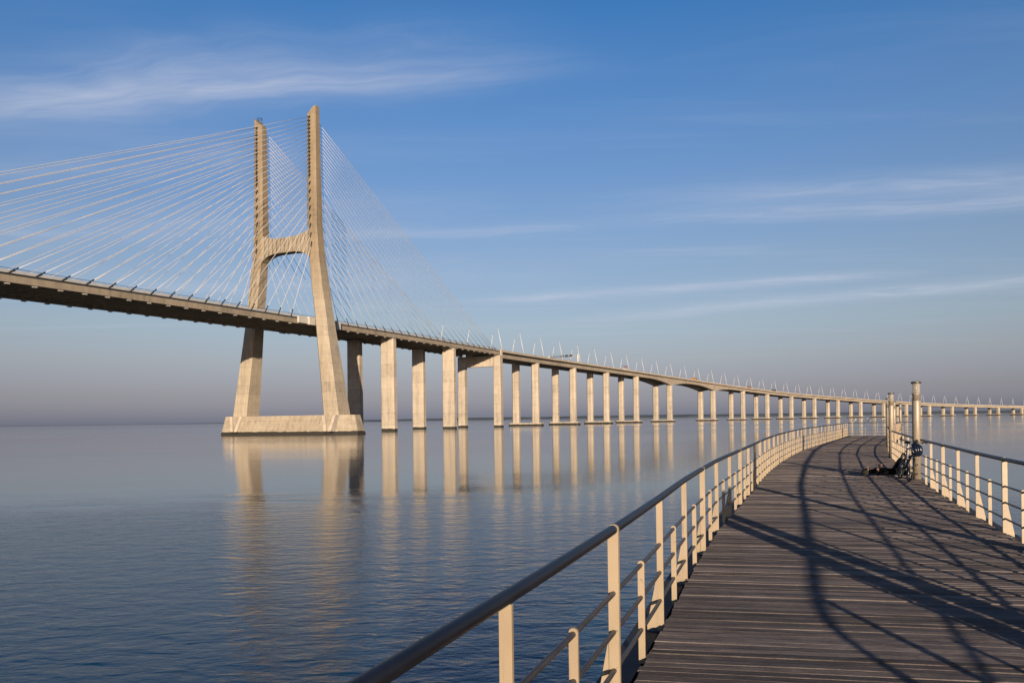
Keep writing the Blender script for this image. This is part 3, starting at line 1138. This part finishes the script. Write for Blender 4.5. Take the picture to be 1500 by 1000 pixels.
# ------------------------------------------------------------------ railings
def plate(mb_, q, tg, prof, th):
    """flat plate standing across the rail: prof is (outward, z) points"""
    nn = Vector((tg.y, -tg.x, 0))
    r0 = [q + nn * a + tg * (-th / 2) + Vector((0, 0, DECK + z)) for a, z in prof]
    r1 = [q + nn * a + tg * (th / 2) + Vector((0, 0, DECK + z)) for a, z in prof]
    mb_.loft([r0, r1])


def rounded(hw, z0, z1, n_=8):
    p = [(-hw, z0), (hw, z0)]
    for i in range(n_ + 1):
        a = PI * i / n_
        p.append((hw * math.cos(a), z1 - hw + hw * math.sin(a)))
    return p


def railing(label, C, G, sg, t0, t1, phase, OFF=0.035, joint_every=3, extra_group=None):
    cq = at_len(C, G, (t0 + t1) / 2)
    root = thing('railing', label, 'railing', (cq.x, cq.y, DECK))

    def pos(t, off=OFF):
        q = at_len(C, G, t)
        tg = tangent(C, G, t)
        return q + Vector((tg.y, -tg.x, 0)) * sg * off

    ts = np.r_[np.arange(t0, t1, 0.45), t1]
    hr_ = MB()
    hr_.tube([pos(t) + Vector((0, 0, DECK + 1.03)) for t in ts], 0.029, 12)
    hr_.build('handrail', M['handrail'], root)
    for h_ in (0.65, 0.42, 0.19):
        q = MB()
        q.tube([pos(t) + Vector((0, 0, DECK + h_)) for t in ts], 0.0150, 8)
        q.build('rail', M['rail'], root)
    k0 = math.ceil((t0 + 0.02 - phase) / 0.9)
    k = k0
    while phase + k * 0.9 < t1:
        t = phase + k * 0.9
        q = pos(t)
        tg = tangent(C, G, t)
        mb_ = MB()
        if k % 2 == 0:
            j = (k // 2) % joint_every == 0
            if j:
                for dlt in (-0.0105, 0.0105):
                    plate(mb_, q + tg * dlt, tg, rounded(0.032, -0.06, 1.062), 0.016)
            else:
                plate(mb_, q, tg, [(-0.026, -0.06), (0.026, -0.06), (0.026, 1.008), (-0.026, 1.008)], 0.018)
            fo = 0.0325 if j else 0.0265
            fin = [(sg * fo, -0.03), (sg * 0.112, -0.07), (sg * 0.112, -0.02), (sg * fo, 0.40)]
            plate(mb_, q, tg, fin, 0.012)
            mb_.build('post', M['post'], root)
            bt = MB()
            plate(bt, q, tg, [(sg * 0.0, -0.30), (sg * 0.115, -0.30), (sg * 0.115, -0.072), (sg * 0.0, -0.062)], 0.03)
            bt.build('bracket', M['steel'], root)
        else:
            plate(mb_, q, tg, rounded(0.0235, -0.05, 0.680), 0.018)
            mb_.build('short_post', M['post'], root)
        k += 1
    return root


tL = len_at_y(LC, LG, 6.2)
railing('cream post railing with dark handrail along the left edge of the boardwalk', LC, LG, -1, 1.0, LG[-1] - 0.35, tL - 1.8 + 0.0, 0.0)
tR = len_at_y(RC, RG, 10.7)
lamp_y = [9.0, 19.25, 29.3, 39.0, 49.2, 60.0]
segs = [1.0, len_at_y(RC, RG, 19.05), len_at_y(RC, RG, 29.1), RG[-1] - 2.0]
railing('cream post railing along the right edge, nearer than the bicycle', RC, RG, 1, segs[0], segs[1] - 0.02, tR, 0.035, 3)
railing('cream post railing along the right edge between the two nearest lamp posts', RC, RG, 1, segs[1] + 0.32, segs[2] - 0.02, tR)
railing('distant cream post railing along the right edge beyond the second lamp post', RC, RG, 1, segs[2] + 0.32, segs[3], tR)
# closing railing across the far end
a = at_len(LC, LG, LG[-1] - 0.4)
b_ = plank_right(a) + Vector((0.6, -0.2, 0))
EC, EG = resample([(a.x, a.y), (b_.x, b_.y), (b_.x + 0.6, b_.y - 0.1)], 0.02)
railing('railing across the far end of the boardwalk with gulls on it', EC, EG, -1, 0.05, EG[-1] - 0.2, 0.4)


# ------------------------------------------------------------------ boardwalk lamp posts
def lamp_post(p, label, h_=2.52, group='steel lamp posts along the right edge of the boardwalk'):
    t = thing('lamp_post', label, 'lamp post', p, None, group)

    def part(name, mat, fn):
        q = MB()
        fn(q)
        o = bpy.data.objects.new(name, q.mesh(name, mat))
        col.objects.link(o)
        o.parent = t
        return o

    part('flange', M['lampcap'], lambda q: q.lathe((0, 0, -0.35), [(0.17, 0), (0.17, 0.36), (0.12, 0.375)], 20))
    part('pole', M['lamp'], lambda q: q.lathe((0, 0, 0), [(0.10, 0.0), (0.10, h_ - 0.50), (0.096, h_ - 0.49)], 24))
    part('collar', M['lamp'], lambda q: q.lathe((0, 0, h_ - 0.492), [(0.09, 0), (0.09, 0.15), (0.106, 0.16), (0.106, 0.19), (0.06, 0.2)], 24))
    def glass(q):
        q.loft([[(0.094 * math.cos(2 * PI * k / 24), 0.094 * math.sin(2 * PI * k / 24), z) for k in range(24)] for z in (h_ - 0.292, h_ - 0.05)], 0, False, True)
    part('lantern', M['glass'], glass)
    part('lamp_core', M['lampcap'], lambda q: q.lathe((0, 0, h_ - 0.29), [(0.045, 0), (0.045, 0.234)], 16))

    part('cap', M['lampcap'], lambda q: q.lathe((0, 0, h_ - 0.055), [(0.118, 0), (0.118, 0.04), (0.10, 0.055)], 24))
    return t


def lamp_at(y_, off=-0.035):
    t = len_at_y(RC, RG, y_)
    q = at_len(RC, RG, t)
    tg = tangent(RC, RG, t)
    q = q + Vector((tg.y, -tg.x, 0)) * off
    return (q.x, q.y, DECK)


lamp0 = lamp_post(lamp_at(19.25), 'nearest tall steel lamp post with the bicycle leaning on it')
for y_, lab in ((9.0, 'steel lamp post on the right edge, just outside the picture'), (29.3, 'second steel lamp post from the bicycle, left of the nearest'),
                (39.0, 'third steel lamp post, close left of the second one'), (49.2, 'far steel lamp post hidden behind the second one'),
                (60.0, 'farthest and smallest steel lamp post at the end of the boardwalk')):
    c_ = copy_tree(lamp0)
    c_.location = lamp_at(y_, 0.02 if y_ > 20 else -0.035)
    c_['label'] = lab
# two added stand-in posts, out of view, that cast the wide shadow
for k, (x_, y_) in enumerate(((4.02, 2.55), (4.32, 3.25))):
    pp = MB()
    pp.lathe((x_, y_, DECK - 0.3), [(0.13, 0), (0.13, 2.25), (0.11, 2.3)], 20)
    tag(pp.build('shadow_post', M['lamp']), ('added plain post outside the picture casting the wide shadow' if k == 0 else
                                             'second added plain post outside the picture, farther along the rail'), 'post', 'added shadow posts by the rail')

# ------------------------------------------------------------------ bicycle leaning on the lamp post
bx, by = 10.0, 19.20
yaw = R(-16.5)
brot = Matrix.Rotation(yaw, 3, 'Z') @ Matrix.Rotation(R(9), 3, 'Y')
bike = thing('bicycle', 'dark bicycle leaning on the nearest lamp post, front wheel towards us', 'bicycle', (bx, by, DECK), brot)


def bpart(name, mat, fn, parent=bike):
    q = MB()
    fn(q)
    o = bpy.data.objects.new(name, q.mesh(name, mat))
    col.objects.link(o)
    o.parent = parent
    return o


RX = Matrix.Rotation(PI / 2, 3, 'Z')
for yv in (-0.52, 0.52):
    wh = bpart('wheel', M['darkmetal'], lambda q: (q.torus((0, yv, 0.345), 0.305, 0.012, RX, 32, 6), q.lathe((0, yv, 0.345), [(0.02, -0.045), (0.02, 0.045)], 10, mx=Matrix.Rotation(PI / 2, 3, 'Y'))))
    bpart('tyre', M['tyre'], lambda q: q.torus((0, yv, 0.345), 0.326, 0.021, RX, 36, 8), wh)

    def spk(q):
        for k in range(18):
            a_ = 2 * PI * k / 18
            sx = 0.03 if k % 2 else -0.03
            q.tube([(sx, yv, 0.345), (0, yv + 0.3 * math.cos(a_), 0.345 + 0.3 * math.sin(a_))], 0.0018, 4)
    bpart('spokes', M['chrome'], spk, wh)


def frame_fn(q):
    bb_, st, ht, hb, ra = (0, 0.08, 0.29), (0, 0.24, 0.80), (0, -0.36, 0.86), (0, -0.40, 0.70), (0, 0.52, 0.345)
    q.tube([bb_, st], 0.017, 8)
    q.tube([st, ht], 0.017, 8)
    q.tube([bb_, hb], 0.020, 8)
    q.tube([(0, -0.345, 0.91), (0, -0.41, 0.67)], 0.021, 8)
    for sx in (-1, 1):
        q.tube([(sx * 0.02, 0.10, 0.29), (sx * 0.06, 0.52, 0.345)], 0.010, 6)
        q.tube([(sx * 0.015, 0.23, 0.78), (sx * 0.06, 0.52, 0.345)], 0.009, 6)


bpart('frame', M['bluepaint'], frame_fn)


def fork_fn(q):
    q.tube([(0, -0.34, 0.93), (0, -0.41, 0.69)], 0.015, 8)
    q.box((0, -0.415, 0.69), (0.13, 0.05, 0.04))
    for sx in (-1, 1):
        q.tube([(sx * 0.06, -0.415, 0.69), (sx * 0.06, -0.47, 0.5)], 0.017, 8)
        q.tube([(sx * 0.06, -0.47, 0.5), (sx * 0.055, -0.52, 0.345)], 0.014, 8)


bpart('fork', M['bluepaint'], fork_fn)
hb_ = bpart('handlebar', M['darkmetal'], lambda q: (q.tube([(0, -0.34, 0.92), (0, -0.39, 0.99)], 0.016, 8),
                                                  q.tube([(-0.31, -0.33, 1.03), (-0.16, -0.38, 1.01), (0, -0.39, 0.99), (0.16, -0.38, 1.01), (0.31, -0.33, 1.03)], 0.012, 8)))
for sx in (-1, 1):
    bpart('grip', M['tyre'], lambda q: q.tube([(sx * 0.20, -0.365, 1.015), (sx * 0.32, -0.328, 1.032)], 0.018, 8), hb_)
    bpart('brake_lever', M['chrome'], lambda q: q.tube([(sx * 0.17, -0.385, 1.0), (sx * 0.22, -0.43, 0.985), (sx * 0.29, -0.40, 0.99)], 0.006, 5), hb_)
bpart('headlamp', M['chrome'], lambda q: q.lathe((0, -0.44, 0.80), [(0.02, -0.05), (0.035, 0.0), (0.03, 0.03)], 12, mx=Matrix.Rotation(PI / 2, 3, 'X')))
sd = bpart('saddle', M['tyre'], lambda q: q.loft([[(x_ * k, yv, 0.94 + z_) for (x_, z_) in ((-1, 0), (-.8, .045), (0, .055), (.8, .045), (1, 0), (0, -.01))]
                                               for (k, yv) in ((0.02, 0.08), (0.035, 0.16), (0.075, 0.28), (0.08, 0.34), (0.05, 0.365))]))
bpart('seat_post', M['chrome'], lambda q: q.tube([(0, 0.235, 0.79), (0, 0.265, 0.94)], 0.013, 8), sd)


def crank_fn(q):
    q.torus((0.05, 0.08, 0.29), 0.085, 0.006, RX, 20, 5)
    q.tube([(0.07, 0.08, 0.29), (0.09, 0.02, 0.135)], 0.009, 6)
    q.tube([(-0.07, 0.08, 0.29), (-0.09, 0.14, 0.445)], 0.009, 6)


ck = bpart('crankset', M['chrome'], crank_fn)
for sx, yv, zv in ((1, 0.02, 0.135), (-1, 0.14, 0.445)):
    bpart('pedal', M['tyre'], lambda q: q.box((sx * 0.145, yv, zv), (0.10, 0.085, 0.024)), ck)

# helmet hanging from the handlebar
hl = thing('helmet', 'navy cycling helmet hanging from the bicycle handlebar', 'helmet', (10.05, 18.72, DECK + 0.79))


def shell(q):
    for k, (hw, xo) in enumerate(((0.022, -0.085), (0.026, -0.045), (0.028, 0.0), (0.026, 0.045), (0.022, 0.085))):
        pts = []
        for i in range(9):
            a_ = PI * (i / 8)
            pts.append((xo * (0.6 + 0.5 * math.sin(a_)), -0.15 * math.cos(a_), 0.02 + 0.135 * math.sin(a_) - abs(xo) * 0.5))
        q.tube(pts, hw, 7)
    q.torus((0, 0, 0.015), 0.115, 0.022, Matrix.Rotation(PI / 2, 3, 'X') , 24, 8)


for nm, mt, fn in (('shell', M['helmet'], shell), ('lining', M['helmetgrey'], lambda q: q.ball((0, 0, 0.03), (0.085, 0.12, 0.095), 14)),
                   ('strap', M['tyre'], lambda q: q.tube([(-0.09, 0.0, 0.02), (-0.05, -0.02, -0.10), (0.05, -0.02, -0.10), (0.09, 0, 0.02)], 0.006, 5))):
    q = MB()
    fn(q)
    o = bpy.data.objects.new(nm, q.mesh(nm, mt))
    col.objects.link(o)
    o.parent = hl
hl.rotation_euler = (R(70), 0, R(15))

# ------------------------------------------------------------------ person lying on the planks
def person(loc, yaw_):
    J, E_, Rd = [], [], []

    def j(p, r_, par=None):
        J.append(Vector(p))
        Rd.append(r_ if hasattr(r_, '__len__') else (r_, r_))
        if par is not None:
            E_.append((par, len(J) - 1))
        return len(J) - 1

    pel = j((0.86, 0, 0.125), (0.135, 0.115))
    wai = j((0.68, 0, 0.12), (0.125, 0.10), pel)
    che = j((0.48, 0, 0.135), (0.15, 0.115), wai)
    upc = j((0.37, 0, 0.14), (0.14, 0.105), che)
    nek = j((0.26, 0, 0.125), 0.055, upc)
    hd0 = j((0.17, 0, 0.125), 0.082, nek)
    hd1 = j((0.075, 0, 0.13), 0.10, hd0)
    hd2 = j((0.005, 0, 0.125), 0.075, hd1)
    marks = {}
    for sg in (-1, 1):
        sh = j((0.37, sg * 0.17, 0.135), 0.062, upc)
        if sg < 0:
            el, wr, hn = (0.15, -0.31, 0.075), (0.33, -0.20, 0.255), (0.385, -0.15, 0.30)
        else:
            el, wr, hn = (0.60, 0.27, 0.14), (0.475, 0.08, 0.28), (0.43, 0.02, 0.315)
        e_ = j(el, 0.044, sh)
        mid_ = j(tuple((np.array(el) * 0.6 + np.array(wr) * 0.4)), 0.040, e_)
        w_ = j(wr, 0.028, mid_)
        h_ = j(hn, (0.040, 0.022), w_)
        d = (Vector(hn) - Vector(wr)).normalized()
        side = d.cross(Vector((0, 0, 1))).normalized()
        for k, (o_, ln) in enumerate(((-0.030, 0.070), (-0.010, 0.080), (0.010, 0.075), (0.030, 0.060))):
            f1 = j(Vector(hn) + side * o_ + d * 0.045, 0.0095, h_)
            j(Vector(hn) + side * o_ * 1.1 + d * (0.045 + ln * 0.8) - Vector((0, 0, ln * 0.45)), 0.008, f1)
        t1_ = j(Vector(hn) + side * 0.045 * sg - d * 0.005, 0.011, h_)
        j(Vector(hn) + side * 0.075 * sg + d * 0.03, 0.009, t1_)
        marks[sg] = (Vector(el), Vector(wr), Vector(hn))
        hp = j((0.93, sg * 0.095, 0.125), 0.10, pel)
        kn = j((1.10, sg * 0.12, 0.47), 0.066, hp)
        cf = j((1.15, sg * 0.12, 0.33), 0.060, kn)
        an = j((1.20, sg * 0.11, 0.085), 0.040, cf)
        to = j((1.34, sg * 0.13, 0.040), (0.042, 0.034), an)
    # nose
    me = bpy.data.meshes.new('person')
    me.from_pydata(J, E_, [])
    ob = bpy.data.objects.new('person', me)
    col.objects.link(ob)
    sk = ob.modifiers.new('skin', 'SKIN')
    for v_, r_ in zip(me.skin_vertices[0].data, Rd):
        v_.radius = r_
        v_.use_root = False
    me.skin_vertices[0].data[pel].use_root = True
    sk.use_smooth_shade = True
    sb = ob.modifiers.new('sub', 'SUBSURF')
    sb.levels = sb.render_levels = 2
    bpy.context.view_layer.update()
    dg = bpy.context.evaluated_depsgraph_get()
    nm = bpy.data.meshes.new_from_object(ob.evaluated_get(dg))
    bpy.data.objects.remove(ob)
    nm.name = 'person'
    nm.materials.clear()
    nm.materials.append(M['cloth'])
    nm.materials.append(M['skin'])

    def seg(p, a_, b_):
        t_ = max(0, min(1, (p - a_).dot(b_ - a_) / (b_ - a_).length_squared))
        return (p - (a_ + (b_ - a_) * t_)).length

    for pg in nm.polygons:
        c_ = Vector(pg.center)
        skin = 0.07 < c_.x < 0.19 and abs(c_.y) < 0.075 and c_.z > 0.175
        for sg in (-1, 1):
            el, wr, hn = marks[sg]
            a_ = el.lerp(wr, 0.5)
            if min(seg(c_, a_, wr), seg(c_, wr, hn + (hn - wr) * 1.5)) < 0.062 and (c_ - a_).dot(wr - el) > 0:
                skin = True
        pg.material_index = 1 if skin else 0
        pg.use_smooth = True
    ob = bpy.data.objects.new('person', nm)
    col.objects.link(ob)
    ob.matrix_basis = Matrix.Translation(Vector(loc)) @ Matrix.Rotation(yaw_, 4, 'Z')
    tag(ob, 'person in black lying on their back on the planks, forearms raised', 'person')

    def child(name, mat, fn):
        q = MB()
        fn(q)
        o = bpy.data.objects.new(name, q.mesh(name, mat))
        col.objects.link(o)
        o.parent = ob

    child('hair', M['hair'], lambda q: q.ball((0.045, 0, 0.105), (0.098, 0.108, 0.095), 14))
    child('nose', M['skin'], lambda q: q.ball((0.12, 0, 0.232), (0.026, 0.014, 0.020), 8))
    for sg in (-1, 1):
        child('eye', M['hair'], lambda q: q.ball((0.085, sg * 0.034, 0.222), (0.007, 0.013, 0.006), 8))
        child('shoe', M['tyre'], lambda q: (q.ball((1.32, sg * 0.13, 0.045), (0.125, 0.048, 0.045), 10), q.ball((1.22, sg * 0.115, 0.055), (0.055, 0.045, 0.055), 10)))
    child('mouth', M['hair'], lambda q: q.ball((0.158, 0, 0.208), (0.004, 0.022, 0.005), 8))
    return ob


person((9.58, 20.50, DECK + 0.01), R(2))

# ------------------------------------------------------------------ fishing rod and gulls at the far end
q = MB()
tq = Vector(lamp_at(57.0, 0.3))
q.tube([tq + Vector((-0.5, 0, 0.0)), tq + Vector((0.05, 0, 0.95)), tq + Vector((0.95, 0.3, 1.55))], 0.022, 6, r2=0.008)
tag(q.build('fishing_rod', M['darkmetal']), 'thin dark fishing rod leaning out over the far right railing', 'fishing rod')

gull0 = None
for i, (f_, yw) in enumerate(((0.12, 0.4), (0.36, 2.0), (0.47, 1.1), (0.62, 2.6), (0.78, 0.9))):
    t = f_ * (EG[-1] - 0.5)
    p_ = at_len(EC, EG, t)
    tg = tangent(EC, EG, t)
    p_ = p_ + Vector((tg.y, -tg.x, 0)) * -0.07 + Vector((0, 0, DECK + 1.056))
    lab = ['leftmost white gull perched on the far end railing', 'second white gull from the left on the far end railing', 'middle white gull of the five on the far end railing',
           'fourth white gull from the left on the far end railing', 'rightmost white gull perched on the far end railing'][i]
    if gull0 is None:
        gull0 = thing('gull', lab, 'bird', p_, Matrix.Rotation(yw, 3, 'Z'), 'gulls on the far railing')
        for nm, mt, fn in (('body', M['gull'], lambda q: (q.ball((0, 0, 0.15), (0.17, 0.075, 0.08), 10, mx=Matrix.Rotation(-0.25, 3, 'Y')), q.ball((0.15, 0, 0.24), (0.055, 0.045, 0.05), 8),
                                                        q.tube([(0.09, 0, 0.17), (0.145, 0, 0.23)], 0.045, 8))),
                           ('wing', M['silver'], lambda q: (q.ball((-0.06, 0.055, 0.16), (0.17, 0.025, 0.06), 8), q.ball((-0.06, -0.055, 0.16), (0.17, 0.025, 0.06), 8))),
                           ('beak', M['beak'], lambda q: q.tube([(0.19, 0, 0.24), (0.255, 0, 0.225)], 0.014, 6, r2=0.004)),
                           ('legs', M['beak'], lambda q: (q.tube([(0, 0.03, 0), (0, 0.03, 0.09)], 0.007, 5), q.tube([(0, -0.03, 0), (0, -0.03, 0.09)], 0.007, 5)))):
            q = MB()
            fn(q)
            o = bpy.data.objects.new(nm, q.mesh(nm, mt))
            col.objects.link(o)
            o.parent = gull0
    else:
        c_ = copy_tree(gull0)
        c_.matrix_basis = Matrix.Translation(p_) @ Matrix.Rotation(yw, 4, 'Z')
        c_['label'] = lab
